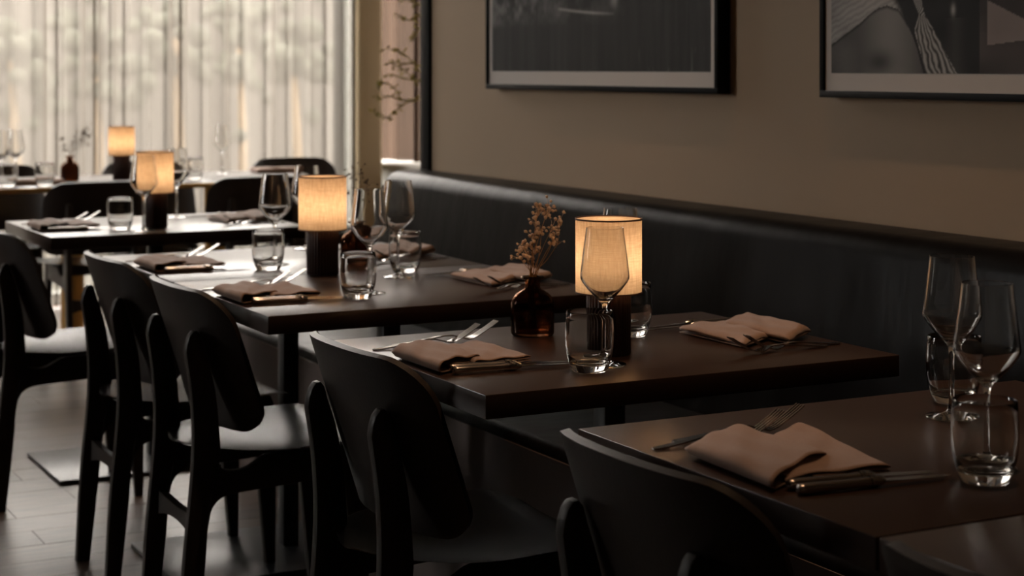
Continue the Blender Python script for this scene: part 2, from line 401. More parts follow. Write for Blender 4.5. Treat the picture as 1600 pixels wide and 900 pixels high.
# outdoors, seen faintly through the weave
tag(box('garden_lawn', (-40, -20, -.5), (40, 60, -.35), M['grass']), kind='structure')
tag(box('added_garden_wall', (-12, 16.0, -.36), (26, 16.3, 3.1), M['added_garden_wall']), kind='structure')  # added wall: cuts low sky light on the tables and dims the curtain
def garden_shrub(x, y, zc, r, seed, label):
    t = empty('garden_shrub', (x, y, -.35)); tag(t, label, 'shrub', 'shrubs outside the curtained window')
    rr = random.Random(seed); h = zc+.35
    tube('trunk', [(0, 0, 0), (.03, 0, h*.5), (0, .03, h)], .06, .03, M['bark'], t, 8)
    bm = bmesh.new()
    for k in range(34):
        c = Vector((rr.gauss(0, r*.5), rr.gauss(0, r*.25), h+rr.gauss(0, r*.5)))
        res = bmesh.ops.create_icosphere(bm, subdivisions=2, radius=r*(.10+.16*rr.random()), matrix=Matrix.Translation(c))
        for v in res['verts']: v.co += (v.co-c)*.25*math.sin(v.co.x*19+v.co.z*13)*math.cos(v.co.y*17+v.co.z*7)
    bm_done('crown', bm, M['crown'], t, smooth=True)
for i, (xx, yy_, lb) in enumerate(((20, 95, 'shrub outside, faint through the curtain at the left edge'), (150, 80, 'shrub outside, faint through the curtain above the smallest lamp'), (275, 60, 'shrub outside, faint through the curtain near its middle'), (375, 75, 'shrub outside, faint through the curtain right of its middle'), (460, 95, 'shrub outside, faint through the curtain near its right end'))):
    Ys = 13.2+(i % 2)*1.9; p = on_y(xx, yy_, Ys); garden_shrub(p.x, Ys, p.z, .42, i+1, lb)

# ------------------------------------------------------------------ bench along the wall
BEND = 5.40
be = empty('banquette_bench', (2.1, 3.0, 0)); tag(be, 'long black leather banquette bench running along the taupe wall', 'bench')
def bench_part(name, prof, y0, y1, mat, bevel, n=26):
    bm = bmesh.new(); ys = np.linspace(y0, y1, n); rings = []
    for i, y in enumerate(ys):
        ins = 0
        rings.append([bm.verts.new((x-2.1, y-3.0, z)) for x, z in prof])
    for a, b in zip(rings[:-1], rings[1:]):
        for k in range(len(prof)): bm.faces.new((a[k], a[(k+1) % len(prof)], b[(k+1) % len(prof)], b[k]))
    f0 = bm.faces.new(rings[0][::-1]); f1 = bm.faces.new(rings[-1])
    if bevel:
        es = list(f0.edges)+list(f1.edges); bmesh.ops.bevel(bm, geom=es, offset=bevel, segments=4, affect='EDGES', profile=.5, clamp_overlap=True)
    return bm_done(name, bm, mat, be, auto=math.radians(40))
def rounded(pts_r, n=6):
    """polygon corners (x, z, radius) -> rounded outline"""
    out = []; m = len(pts_r)
    for i, (x, z, r) in enumerate(pts_r):
        if r <= 0: out.append((x, z)); continue
        p = np.array((x, z)); a = np.array(pts_r[i-1][:2])-p; b = np.array(pts_r[(i+1) % m][:2])-p
        a /= np.linalg.norm(a); b /= np.linalg.norm(b); th = math.acos(np.clip(a@b, -1, 1)); t = r/math.tan(th/2)
        s, e = p+a*t, p+b*t; c = p+(a+b)/np.linalg.norm(a+b)*r/math.sin(th/2)
        a0 = math.atan2(*(s-c)[::-1]); a1 = math.atan2(*(e-c)[::-1]); da = (a1-a0+math.pi) % (2*math.pi)-math.pi
        for k in range(n+1): out.append((c[0]+r*math.cos(a0+da*k/n), c[1]+r*math.sin(a0+da*k/n)))
    return out
bench_part('backrest', rounded([(2.30, .43, 0), (2.375, .905, .055), (WX-.004, .905, .02), (WX-.004, .43, 0)]), -2.4, BEND, M['leather'], .03)
bench_part('seat_cushion', rounded([(1.787, .40, 0), (1.787, .462, .022), (2.32, .445, .02), (2.32, .40, 0)]), -2.4, BEND-.02, M['leather'], .012)
bench_part('base_panel', [(1.785, 0), (1.785, .436), (1.80, .44), (1.80, .40), (WX-.004, .40), (WX-.004, 0)], -2.4, BEND-.04, M['plinth'], 0, 2)

# ------------------------------------------------------------------ tables
TX0, TW, TT = 1.22, 0.81, 0.038
def table(y0, y1, label):
    t = empty('dining_table', (TX0+TW/2, (y0+y1)/2, 0)); tag(t, label, 'table', 'dark wooden tables along the bench')
    hx, hy = TW/2, (y1-y0)/2
    box('tabletop', (-hx, -hy, .75-TT), (hx, hy, .75), M['table'], t, bevel=.002)
    box('top_bracket', (-.2, -.12, .75-TT-.012), (.2, .12, .75-TT-.0005), M['metal_black'], t)
    box('column', (-.0215, -.0215, .012), (.0215, .0215, .75-TT-.012), M['metal_black'], t, bevel=.003)
    box('base_plate', (-.36, -.24, 0.0005), (.165, .20, .0125), M['base_plate'], t, bevel=.0015)
    return t
table(5.205, 5.835, 'dark wooden table with a lit lamp, farthest of the bench row')
table(3.995, 4.632, 'far half of the two joined tables, below the middle lamp')
table(3.353, 3.990, 'near half of the two joined tables, beside the middle lamp')
table(2.390, 3.005, 'freestanding dark table holding the flower vase and nearest lamp')
table(1.475, 2.110, 'front right dark table carrying the two tallest-looking wine glasses')
table(.838, 1.470, 'cropped dark table joined on at the bottom right corner')
TABLES = dict(T1=5.20, T2a=3.99, T2b=3.353, T3=2.39, T4a=1.475, T4b=.83)

# far table by the window, with brass edge and brass pedestals
T5Y0, T5Y1, T5X0, T5X1 = 7.40, 8.14, .9, 3.02
t5 = empty('window_table', ((T5X0+T5X1)/2, (T5Y0+T5Y1)/2, 0)); tag(t5, 'long brass-edged table in front of the cream curtain', 'table')
hx, hy = (T5X1-T5X0)/2, (T5Y1-T5Y0)/2
box('tabletop', (-hx, -hy, .727), (hx, hy, .75), M['table'], t5, bevel=.002)
box('brass_edge', (-hx-.004, -hy-.004, .729), (hx+.004, hy+.004, .748), M['brass'], t5, bevel=.001)
for dx in (on_y(115, 440, 7.75).x, on_y(255, 315, 7.75).x+.25):
    px_ = dx-(T5X0+T5X1)/2
    o = lathe('pedestal', [(0, .012), (.05, .012), (.05, .727), (0, .727)], M['brass'], t5, 32); o.location = (px_, 0, 0)
    o = lathe('pedestal_foot', [(0, 0), (.2, 0), (.2, .008), (.19, .012), (0, .012)], M['brass'], t5, 40); o.location = (px_, 0, 0)

# ------------------------------------------------------------------ chairs
def make_chair():
    t = empty('dining_chair'); tag(t, 'chair', 'chair')
    yc, th = .140, .011
    rl = spline([(0, 0), (.010, .2), (.030, .42), (.028, .55), (.014, .655)], 5)
    rr = spline([(.052, .665), (.068, .615), (.080, .555), (.087, .48), (.088, .42), (.066, .33), (.056, .2), (.034, 0)], 5)
    cap = [(.0165, .672), (.022, .688), (.030, .697), (.038, .698), (.045, .690)]
    rear = rl+cap+rr
    front = [(.405, 0)]+spline([(.396, .1), (.378, .28), (.366, .345)], 3)+[(.360, .36), (.362, .425), (.415, .430)]+spline([(.428, .40), (.430, .25), (.428, 0)], 4)
    rail = spline([(.058, .26), (.066, .305), (.080, .332), (.105, .345), (.15, .349), (.24, .353), (.362, .362)], 4)+[(.368, .424)]+spline([(.26, .424), (.20, .423), (.170, .410), (.145, .398), (.115, .396), (.095, .402), (.085, .415)], 4)
    for s in (-1, 1):
        a, b = s*yc-th, s*yc+th
        extrude_poly('leg', rear, a, b, M['chair'], t)
        extrude_poly('leg', front, a, b, M['chair'], t)
        extrude_poly('side_rail', rail, a+.001, b-.001, M['chair'], t, .002)
    # rear stretcher: arched board between the rear legs
    bm = bmesh.new(); n = 16; fr = []
    for i in range(n+1):
        y = -yc+th+(2*yc-2*th)*i/n; q = abs(y)/(yc-th); top = .307-.010*(1-q*q); bot = .252+.018*(1-q**2.2)
        x = .042+.004*(1-q*q); fr.append([bm.verts.new(p) for p in ((x-.009, y, bot), (x-.007, y, top), (x+.011, y, top), (x+.009, y, bot))])
    for a, b in zip(fr[:-1], fr[1:]):
        for k in range(4): bm.faces.new((a[k], a[(k+1) % 4], b[(k+1) % 4], b[k]))
    bm.faces.new(fr[0][::-1]); bm.faces.new(fr[-1]); bm_done('stretcher', bm, M['chair'], t, auto=math.radians(40))
    box('front_rail', (.375, -yc+th, .365), (.395, yc-th, .42), M['chair'], t, bevel=.002)
    # seat shell
    bm = bmesh.new(); nu, nv_ = 30, 28; x0, x1 = .030, .455; g = []
    for i in range(nu+1):
        ti = i/nu; ti = .5-.5*math.cos(math.pi*ti); x = x0+(x1-x0)*ti
        a = max(0, min(1, (x-x0)/.25)); b = max(0, min(1, (x1-x)/.07))
        w = .222*max(0, 1-(1-a)**2.3)**.5*(1-.30*(1-(1-(1-b)**2)**.5)) if True else 0
        w = max(w, .03)
        row = []
        for j in range(nv_+1):
            s = -1+2*j/nv_; y = w*s
            z = .446-.012*math.exp(-((x-.20)/.13)**2)*(1-.6*s*s)-.016*max(0, (x-.38)/.075)**2+.006*abs(s)**3-.004*(1-a)
            row.append(bm.verts.new((x, y, z)))
        g.append(row)
    for a, b in zip(g[:-1], g[1:]):
        for j in range(nv_): bm.faces.new((a[j], b[j], b[j+1], a[j+1]))
    r = bmesh.ops.solidify(bm, geom=bm.faces[:], thickness=.013)
    o = bm_done('seat', bm, M['seat'], t, auto=math.radians(45))
    if o.data.polygons and max(v.co.z for v in o.data.vertices) > .47: pass
    # backrest: curved ply shell leaning back
    bm = bmesh.new(); nu, nv_ = 34, 22; W2 = .232; g = []; Hh = .307
    def pt(s, v):
        # s in [-1,1], v in [0,1]; round the corners by shrinking the width towards top and bottom
        vz = v*Hh; rt, rb = .074, .060
        ct = max(0, (vz-(Hh-rt))/rt); cb = max(0, (rb-vz)/rb)
        wmax = W2*(1-.01*v)
        wv = wmax-rt*(1-math.sqrt(max(0, 1-ct*ct)))-rb*(1-math.sqrt(max(0, 1-cb*cb)))
        y = wv*s
        x = .093-.31*(vz-.015)+.70*y*y+11*y**4
        z = .482+vz*.985-.006*(y/W2)**2*v
        return (x, y, z)
    for i in range(nv_+1):
        v = .5-.5*math.cos(math.pi*i/nv_)
        g.append([bm.verts.new(pt(-1+2*j/nu, v)) for j in range(nu+1)])
    for a, b in zip(g[:-1], g[1:]):
        for j in range(nu): bm.faces.new((a[j], a[j+1], b[j+1], b[j]))
    bmesh.ops.recalc_face_normals(bm, faces=bm.faces)
    avg = sum((f.normal.x for f in bm.faces))
    if avg > 0: bmesh.ops.reverse_faces(bm, faces=bm.faces[:])
    bmesh.ops.solidify(bm, geom=bm.faces[:], thickness=.013)
    bm_done('backrest', bm, M['chair'], t, auto=math.radians(45))
    return t
CH = Kind(make_chair())
G1 = 'black chairs along the bench tables'
CX = 1.105
CH.put((CX+.005, 2.757, 0), 0, 'black curved-back chair at the freestanding table with the flower vase', G1)
CH.put((CX-.002, 3.717, 0), 0, 'black curved-back chair at the near half of the joined tables', G1)
CH.put((CX+.002, 4.315, 0), 0, 'black curved-back chair at the far half of the joined tables', G1)
CH.put((1.022, 5.19, 0), 0, 'cropped black chair with a shiny grey-lit seat at left picture edge', G1)
CH.put((CX-.018, 1.812, 0), 0, 'black chair back in the foreground before the front right table', G1)
CH.put((CX+.0, 1.19, 0), 0, 'black chair top barely showing at the bottom right corner', G1)
G2 = 'black chairs around the window table'
CH.put((on_y(165, 280, 7.1).x, 7.10, 0), math.pi/2, 'black chair with its back to us before the far flower vase', G2)
CH.put((on_y(415, 280, 7.12).x, 7.12, 0), math.pi/2, 'black chair with its back to us left of the middle lamp', G2)
for xx, lb in ((-15, 'black chair across the window table at far left picture edge'), (222, 'black chair across the window table behind the far lamps'), (450, 'black chair across the window table showing above the middle lamp')):
    CH.put((on_y(xx, 248, 8.55).x, 8.55, 0), -math.pi/2, lb, G2)

# ------------------------------------------------------------------ lamps
def make_lamp():
    t = empty('table_lamp'); tag(t, 'lamp', 'lamp')
    seg = 192; n = 32; prof = [(0.0, 0), (.0375, 0), (.039, .0015), (.039, .108), (.0375, .110), (0, .110)]
    bm = bmesh.new(); rings = []
    for r, z in prof:
        if r == 0: rings.append([bm.verts.new((0, 0, z))]); continue
        rings.append([bm.verts.new(((r-.0022*(.5-.5*abs(math.cos(n*math.pi*k/seg))*2+.5))*math.cos(2*math.pi*k/seg), (r-.0022*(.5-.5*abs(math.cos(n*math.pi*k/seg))*2+.5))*math.sin(2*math.pi*k/seg), z)) for k in range(seg)])
    for A_, B_ in zip(rings[:-1], rings[1:]):
        for k in range(seg):
            k2 = (k+1) % seg
            if len(A_) == 1: bm.faces.new((A_[0], B_[k2], B_[k]))
            elif len(B_) == 1: bm.faces.new((A_[k], A_[k2], B_[0]))
            else: bm.faces.new((A_[k], A_[k2], B_[k2], B_[k]))
    bm_done('base', bm, M['lamp_base'], t, auto=math.radians(60))
    lathe('neck', [(0, .110), (.012, .110), (.012, .150), (.006, .152), (0, .152)], M['trim'], t, 20)
    R, z0, z1 = .0580, .107, .2375
    sh = lathe('shade', [(R, z0), (R, z0+.03), (R, z0+.06), (R, z0+.09), (R, z1)], M['shade'], t, 72)
    lathe('shade_top', [(0, z1-.002), (.03, z1-.002), (R-.0006, z1-.002)], M['shade'], sh, 72)
    for z in (z0, z1-.0028):
        lathe('piping', [(R-.0008, z), (R+.0009, z), (R+.0009, z+.0028), (R-.0008, z+.0028), (R-.0008, z)], M['trim'], sh, 72)
    l = bpy.data.lights.new('lamp_bulb', 'POINT'); l.energy = LAMP_W; l.color = (1.0, .73, .47); l.shadow_soft_size = .018
    lo = bpy.data.objects.new('lamp_bulb', l); COL.objects.link(lo); lo.parent = t; lo.location = (0, 0, .165)
    return t
LAMP_W = 0.61
LP = Kind(make_lamp())
def tpos(x, y): return (*on(x, y), .7502)
LP.put(tpos(951, 553), 0, 'largest lit linen lamp, standing beside the dried flower vase', 'lit table lamps')
LP.put(tpos(504, 428), .3, 'lit linen lamp on the two joined tables', 'lit table lamps')
LP.put(tpos(242, 355), .7, 'lit linen lamp on the farthest bench-row table', 'lit table lamps')
p = on_y(190, 278, 7.78); LP.put((p.x, 7.78, .7502), .2, 'smallest lit lamp, on the window table before the curtain', 'lit table lamps')

# ------------------------------------------------------------------ glassware
def make_wineglass():
    outer = [(0, 0), (.0355, 0), (.0368, .0008), (.0362, .0018), (.024, .0036), (.012, .0062), (.0062, .0105), (.0042, .020), (.0036, .045), (.0036, .080), (.0046, .098), (.0085, .106), (.0165, .1135), (.030, .128), (.0385, .1395), (.0413, .1455), (.0416, .150), (.0408, .158), (.0372, .188), (.0335, .216), (.0318, .2305)]
    inner = [(.0312, .2308), (.0306, .2303), (.0322, .216), (.036, .188), (.0396, .158), (.0404, .150), (.0400, .1463), (.0370, .1405), (.0285, .1295), (.015, .1155), (.006, .1105), (0, .1092)]
    o = lathe('wine_glass', outer+inner, M['glass'], None, 56); tag(o, 'x', 'wine glass'); return o
def make_tumbler():
    outer = [(0, 0.0006), (.020, .0006), (.0255, 0), (.0285, .0012), (.0315, .006), (.0345, .015), (.0378, .028), (.0398, .043), (.0406, .058), (.0403, .072), (.0393, .088), (.0385, .0985)]
    inner = [(.0379, .0995), (.0371, .0985), (.0378, .088), (.0387, .072), (.0390, .058), (.0381, .043), (.0358, .029), (.0318, .019), (.025, .0145), (.012, .0125), (0, .012)]
    o = lathe('water_glass', outer+inner, M['glass'], None, 56); tag(o, 'x', 'tumbler'); return o
WG = Kind(make_wineglass()); TG = Kind(make_tumbler())
GW, GT = 'stemmed wine glasses', 'clear water tumblers'
for x, y, lb in ((945, 570, 'wine glass standing in front of the largest lamp shade'), (969, 513, 'wine glass mostly hidden behind the largest lamp shade'),
                 (1542, 731, 'nearest wine glass, seen through the front tumbler at right'), (1487, 652, 'second wine glass at right, behind the nearest one'),
                 (577, 458.5, 'wine glass right of the middle lamp, behind its tumbler'), (622, 433, 'rightmost wine glass on the two joined tables'),
                 (430, 413.5, 'wine glass left of the middle lamp, behind its tumbler'), (479, 389, 'wine glass partly hidden behind the middle lamp'),
                 (225, 361, 'wine glass left of the lamp on the farthest bench-row table'), (276, 340, 'wine glass right of the lamp on the farthest bench-row table')):
    WG.put(tpos(x, y), 0, lb, GW)
for x, y, lb in ((921, 580, 'tumbler in front of the largest lamp and its wine glass'), (985, 525, 'tumbler half hidden right behind the largest lamp'),
                 (1539, 753, 'nearest tumbler at the right picture edge'), (1490, 629, 'tumbler behind the two wine glasses at right'),
                 (559, 466, 'tumbler on the joined tables just right of the middle lamp'), (633, 425, 'tumbler beside the rightmost wine glass on the joined tables'),
                 (419, 421.5, 'tumbler on the joined tables left of the middle lamp'), (188, 359, 'tumbler on the farthest bench-row table')):
    TG.put(tpos(x, y), 0, lb, GT)
for xx, Y, lb in ((24, 7.75, 'blurred wine glass on the window table at far left'), (2, 7.66, 'blurred wine glass cut by the left picture edge'), (347, 7.95, 'blurred wine glass on the right of the window table')):
    WG.put((on_y(xx, 280, Y).x, Y, .7502), 0, lb, GW)
for xx, Y, lb in ((12, 7.5, 'blurred tumbler at the left end of the window table'), (70, 7.46, 'blurred tumbler beside the window table napkins'), (303, 7.6, 'blurred tumbler on the window table between the two chair backs')):
    TG.put((on_y(xx, 280, Y).x, Y, .7502), 0, lb, GT)

# ------------------------------------------------------------------ vases with dried flowers
def make_vase():
    t = empty('bottle_vase'); tag(t, 'x', 'vase')
    outer = [(0, .001), (.034, .001), (.038, .0), (.0403, .003), (.0408, .008), (.0408, .056), (.0400, .0625), (.0370, .0700), (.0315, .0765), (.024, .0815), (.0175, .0848), (.0147, .0885), (.0143, .093), (.0143, .102), (.016, .1045), (.0222, .1062), (.0226, .1082), (.0215, .1095)]
    inner = [(.0125, .1095), (.0118, .105), (.0118, .090), (.0150, .0835), (.022, .0795), (.0295, .0745), (.0348, .0682), (.0374, .0618), (.0382, .056), (.0382, .009), (.036, .006), (0, .006)]
    lathe('vase_body', outer+inner, M['amber'], t, 56)
    lathe('water', [(0, .0064), (.0355, .0064), (.0378, .0095), (.0378, .040), (0, .040)], M['water'], t, 40)
    return t
VS = Kind(make_vase()); GV = 'amber bottle vases'
v3 = tpos(832, 523)
VS.put(v3, 0, 'amber glass bottle vase beside the largest lamp', GV)
v2 = tpos(557, 413); VS.put(v2, 0, 'amber bottle vase half hidden behind the middle lamp', GV)
v1 = (on_y(109, 280, 7.80).x, 7.80, .7502); VS.put(v1, 0, 'blurred amber bottle vase on the window table', GV)
def sprig(name, base, tips, label, stem_mat, bl_mat, seed, rad=(.0018, .0034), per=12, spread=.016):
    """tips: (dx, dz) across the view from the lip, in metres"""
    rr = random.Random(seed); t = empty(name, base); tag(t, label, 'dried flowers', 'dried flower sprigs')
    bm = bmesh.new(); lat = Vector((CY, -SY, 0)); dep = Vector((SY, CY, 0))
    for i, (dx, dz, dd, n) in enumerate(tips):
        e = lat*dx+dep*dd+Vector((0, 0, .108+dz))
        b0 = lat*(rr.uniform(-.006, .006))+Vector((0, 0, .106)); bot = -lat*dx*.18+Vector((0, 0, .012))
        mid = b0.lerp(e, .5)+lat*rr.uniform(-.004, .004)
        tube('stem', spline([tuple(bot), tuple(b0), tuple(mid), tuple(e)], 4), .0011, .0005, stem_mat, t, 5)
        for k in range(n):
            q = e+Vector((rr.gauss(0, spread), rr.gauss(0, spread), rr.gauss(0, spread*.9)))
            tube_bm(bm, [e.lerp(b0, .12), e.lerp(q, .5), q], .00035, .0003, 3)
            r = rr.uniform(*rad)
            res = bmesh.ops.create_icosphere(bm, subdivisions=1, radius=r, matrix=Matrix.Translation(q))
            for v in res['verts']: v.co += (v.co-q)*rr.uniform(-.25, .3)
    o = bm_done('blossoms', bm, bl_mat, t); o['kind'] = 'stuff'
    return t
k = .00116
sprig('dried_flower_sprig', v3, [((x-832)*k, (430-y)*k, d, n) for x, y, d, n in ((842, 319, 0, 12), (858, 320, .01, 12), (838, 340, -.005, 10), (847, 352, .006, 8), (865, 348, 0, 9), (877, 338, .012, 8), (832, 365, 0, 10), (818, 378, .004, 14), (822, 393, -.006, 14), (810, 398, 0, 8), (835, 390, .006, 8), (868, 366, -.004, 9), (876, 372, 0, 5))],
      'tan dried blossoms in the amber vase beside the largest lamp', M['dry_stem'], M['blossom'], 4, (.0022, .0040), spread=.0085)
sprig('dried_flower_sprig', v2, [(-.012, .125, 0, 9), (.008, .135, .01, 9), (.030, .105, 0, 9), (-.022, .085, 0, 8), (.016, .085, .01, 9)], 'thin dark dried twigs behind the middle lamp', M['dark_stem'], M['dark_stem'], 5, (.0018, .0034), spread=.014)
sprig('dried_flower_sprig', v1, [(-.028, .05, 0, 16), (.05, .09, 0, 12), (.03, .06, 0, 8), (.075, .115, 0, 12), (.06, .06, 0, 6)], 'blurred dried twigs in the vase on the window table', M['dark_stem'], M['dark_stem'], 6, (.003, .0065), spread=.018)

# ------------------------------------------------------------------ cutlery and napkins
def make_fork():
    L = .200; bm = bmesh.new()
    def zc(x):
        return float(np.interp(x, [0, .02, .06, .10, .125, .14, .152, .165, .18, .20, .213], [.0015, .0022, .006, .0115, .0105, .006, .0026, .0050, .0125, .0235, .0315]))
    def hw(x): return float(np.interp(x, [0, .004, .012, .05, .09, .115, .128, .140, .150, .16], [.0025, .0055, .0068, .0050, .0032, .0030, .0055, .0096, .0106, .0106]))
    def strip(xs, y_of, th=.0011):
        fr = []
        for x in xs:
            a, b = y_of(x); z = zc(x)
            fr.append([bm.verts.new(q) for q in ((x, a, z-th), (x, b, z-th), (x, b, z+th), (x, a, z+th))])
        for A_, B_ in zip(fr[:-1], fr[1:]):
            for k in range(4): bm.faces.new((A_[k], A_[(k+1) % 4], B_[(k+1) % 4], B_[k]))
        bm.faces.new(fr[0][::-1]); bm.faces.new(fr[-1])
    strip([0, .002, .005, .01, .02, .035, .05, .07, .09, .105, .115, .122, .128, .134, .14, .147, .153], lambda x: (-hw(x), hw(x)))
    for k in range(4):
        c = -.00825+k*.0055
        strip([.1525, .16, .168, .176, .184, .192, .2, .207, .213], lambda x: (c-(.0017-.0006*max(0, (x-.175)/.038)), c+(.0017-.0006*max(0, (x-.175)/.038))), .0010)
    o = bm_done('fork', bm, M['steel'], None, auto=math.radians(50)); tag(o, 'x', 'fork'); return o
def make_knife():
    t = empty('table_knife'); tag(t, 'x', 'knife')
    # handle along +x from 0 to .105
    prof = [(0, 0), (.0045, .0006), (.0066, .003), (.0074, .008), (.0070, .03), (.0064, .06), (.0062, .085), (.0068, .098), (.0066, .101), (0, .101)]
    h = lathe('handle', [(r, z) for r, z in prof], M['handle'], None, 18); h.data.transform(Matrix.Rotation(math.pi/2, 4, 'Y')); h.data.transform(Matrix.Translation((0, 0, .0072)) @ Matrix.Diagonal((1, 1, .92, 1))); h.parent = t
    b = lathe('bolster', [(0, .1005), (.0078, .1005), (.0080, .1045), (.0072, .106), (.0078, .108), (.0070, .114), (.0042, .121), (0, .121)], M['steel'], None, 18); b.data.transform(Matrix.Rotation(math.pi/2, 4, 'Y')); b.data.transform(Matrix.Translation((0, 0, .0078)) @ Matrix.Diagonal((1, 1, .95, 1))); b.parent = t
    bm = bmesh.new(); fr = []
    for x, w0, w1, th in ((.116, -.0045, .0045, .0014), (.124, -.0055, .0062, .0012), (.15, -.0055, .0072, .0011), (.185, -.0045, .0074, .001), (.205, -.002, .0070, .0009), (.216, .002, .0058, .0007), (.221, .004, .0046, .0005)):
        z = .0078-(x-.116)*.04
        fr.append([bm.verts.new(q) for q in ((x, w0, z-.0004), (x, w1, z-th), (x, w1, z+th), (x, w0, z+.0004))])
    for A_, B_ in zip(fr[:-1], fr[1:]):
        for k in range(4): bm.faces.new((A_[k], A_[(k+1) % 4], B_[(k+1) % 4], B_[k]))
    bm.faces.new(fr[0][::-1]); bm.faces.new(fr[-1]); bm_done('blade', bm, M['steel'], t, auto=math.radians(30))
    return t
FK = Kind(make_fork()); KN = Kind(make_knife())
def flap_bm(bm, P0, P1, P2, P3, zb, thick, seed, droop=.0):
    """folded cloth strip: fold along P0-P1, layered open end P1-P2"""
    rr = random.Random(seed); ph = [rr.uniform(0, 6.28) for _ in range(6)]
    T = thick
    prof = [(1.0, .04), (.75, .03), (.4, .02), (.08, .03), (.015, .12), (-.012, .38), (-.006, .68), (.03, .90), (.10, 1.0), (.3, 1.0), (.5, .97), (.7, .95), (.88, .90), (.965, .80), (1.0, .62), (.985, .46), (.93, .40), (.75, .42), (.5, .47), (.25, .50)]
    prof = spline(prof, 3); nu = 22; rows = []
    P0, P1, P2, P3 = [Vector((p[0], p[1], 0)) for p in (P0, P1, P2, P3)]
    for i in range(nu+1):
        u = i/nu; a = P0.lerp(P1, u); b = P3.lerp(P2, u); row = []
        e = math.sqrt(max(0, 1-(1-min(1, u/.09))**2)); e = .15+.85*e
        for s, z in prof:
            p = a.lerp(b, s); zz = .45+(z-.45)*e
            w = (.0016*math.sin(7*u+5*s+ph[0])+.0012*math.sin(13*s-4*u+ph[1])+.0009*math.sin(17*u+9*s+ph[2]))*max(0, z-.1)
            puff = .0025*math.sin(math.pi*u)*max(0, z-.3)
            p = p+Vector((.002*math.sin(8*u+ph[3]), .002*math.sin(6*s+ph[4]), 0))*max(0, z-.1)
            row.append(bm.verts.new((p.x, p.y, zb+zz*T+w+puff-droop*s*z)))
        rows.append(row)
    for A_, B_ in zip(rows[:-1], rows[1:]):
        for k in range(len(prof)-1): bm.faces.new((A_[k], A_[k+1], B_[k+1], B_[k]))
def napkin(flaps, label, group, seed):
    bm = bmesh.new()
    for i, (pts, zb, T) in enumerate(flaps): flap_bm(bm, *pts, zb, T, seed+i)
    bmesh.ops.recalc_face_normals(bm, faces=bm.faces)
    bmesh.ops.solidify(bm, geom=bm.faces[:], thickness=-.0014)
    c = Vector((sum(p[0] for f in flaps for p in f[0])/(4*len(flaps)), sum(p[1] for f in flaps for p in f[0])/(4*len(flaps)), .75))
    bmesh.ops.translate(bm, verts=bm.verts[:], vec=-c)
    o = bm_done('napkin', bm, M['napkin'], None, smooth=True); o.location = c; tag(o, label, 'napkin', group); return o
# place setting in table coordinates (origin: near left corner of the tabletop)
def loc(tn, pts, z): return tuple((on(x, y, z)[0]-TX0, on(x, y, z)[1]-TABLES[tn]) for x, y in pts)
F1 = loc('T3', ((613, 550), (688, 576), (748, 561), (668, 534.5)), .761)
F2 = loc('T3', ((690, 547), (742, 571), (830, 560), (741, 533.5)), .757)
F1_4 = loc('T4a', ((1069, 700), (1206, 755), (1288, 713), (1148, 669)), .762)
F2_4 = loc('T4a', ((1180, 694), (1228, 752), (1389, 732), (1247, 662)), .758)
FORKS = ((.016, .470, 2.5, 0), (.060, .489, 1.0, .0012)); KNIVES = ((.032, .182, -5), (.036, .207, -6))
LTAB = dict(T1=.635, T2a=.64, T2b=.637, T3=.615, T4a=.635, T4b=.64)
def setting(tn, side, where, off=(0, 0), what='nfk', seed=1, f1=F1, f2=F2):
    y0 = TABLES[tn]; L = LTAB[tn]
    def W(p):
        x, y = p[0]+off[0], p[1]+off[1]
        return (TX0+x, y0+y) if side == 'L' else (TX0+TW-x, y0+L-y)
    r0 = 0 if side == 'L' else math.pi
    if 'n' in what: napkin([([W(p) for p in f2], .7530, .0115), ([W(p) for p in f1], .7545, .0165)], 'taupe linen napkin folded '+where, 'folded taupe napkins', seed)
    if 'f' in what:
        for i, (x, y, a, dz) in enumerate(FORKS):
            FK.put((*W((x, y)), .7502+dz), r0+math.radians(a), ('outer' if i == 0 else 'inner')+' of the two forks '+where, 'forks')
    if 'k' in what:
        for i, (x, y, a) in enumerate(KNIVES):
            KN.put((*W((x, y)), .7502), r0+math.radians(a), ('outer' if i == 0 else 'inner')+' of the two knives '+where, 'knives')
setting('T3', 'L', 'left of the flower vase and largest lamp', seed=1)
setting('T3', 'R', 'on the bench side of the largest lamp', seed=5)
setting('T4a', 'L', 'in the right foreground', (.002, .0), seed=9, f1=F1_4, f2=F2_4)
setting('T4b', 'L', 'at the bottom right corner', (.055, .025), 'f')
setting('T2b', 'L', 'near half of joined tables, left of middle lamp', (-.005, -.01), seed=12)
setting('T2b', 'R', 'bench side of joined tables, behind the flower vase', (0, 0), seed=15)
setting('T2a', 'L', 'far half of joined tables, left of middle lamp', (0, 0), seed=18)
setting('T2a', 'R', 'bench side of joined tables, behind the right tumbler', (0, 0), seed=21)
setting('T1', 'L', 'left of the lamp on the farthest bench-row table', (0, 0), seed=24)
setting('T1', 'R', 'right of the lamp on the farthest bench-row table', (0, 0), seed=27)
# window table: napkins only, everything else is lost in the blur
a = on_y(40, 275, 7.75).x
napkin([([(a-.10, 7.56), (a+.12, 7.55), (a+.13, 7.67), (a-.09, 7.68)], .7505, .02)], 'blurred taupe napkin beside the far left wine glasses', 'folded taupe napkins', 31)
a = on_y(424, 262, 8.0).x
napkin([([(a-.10, 7.93), (a+.10, 7.91), (a+.11, 8.04), (a-.09, 8.06)], .7505, .02)], 'blurred taupe napkin at the right end of the window table', 'folded taupe napkins', 33)

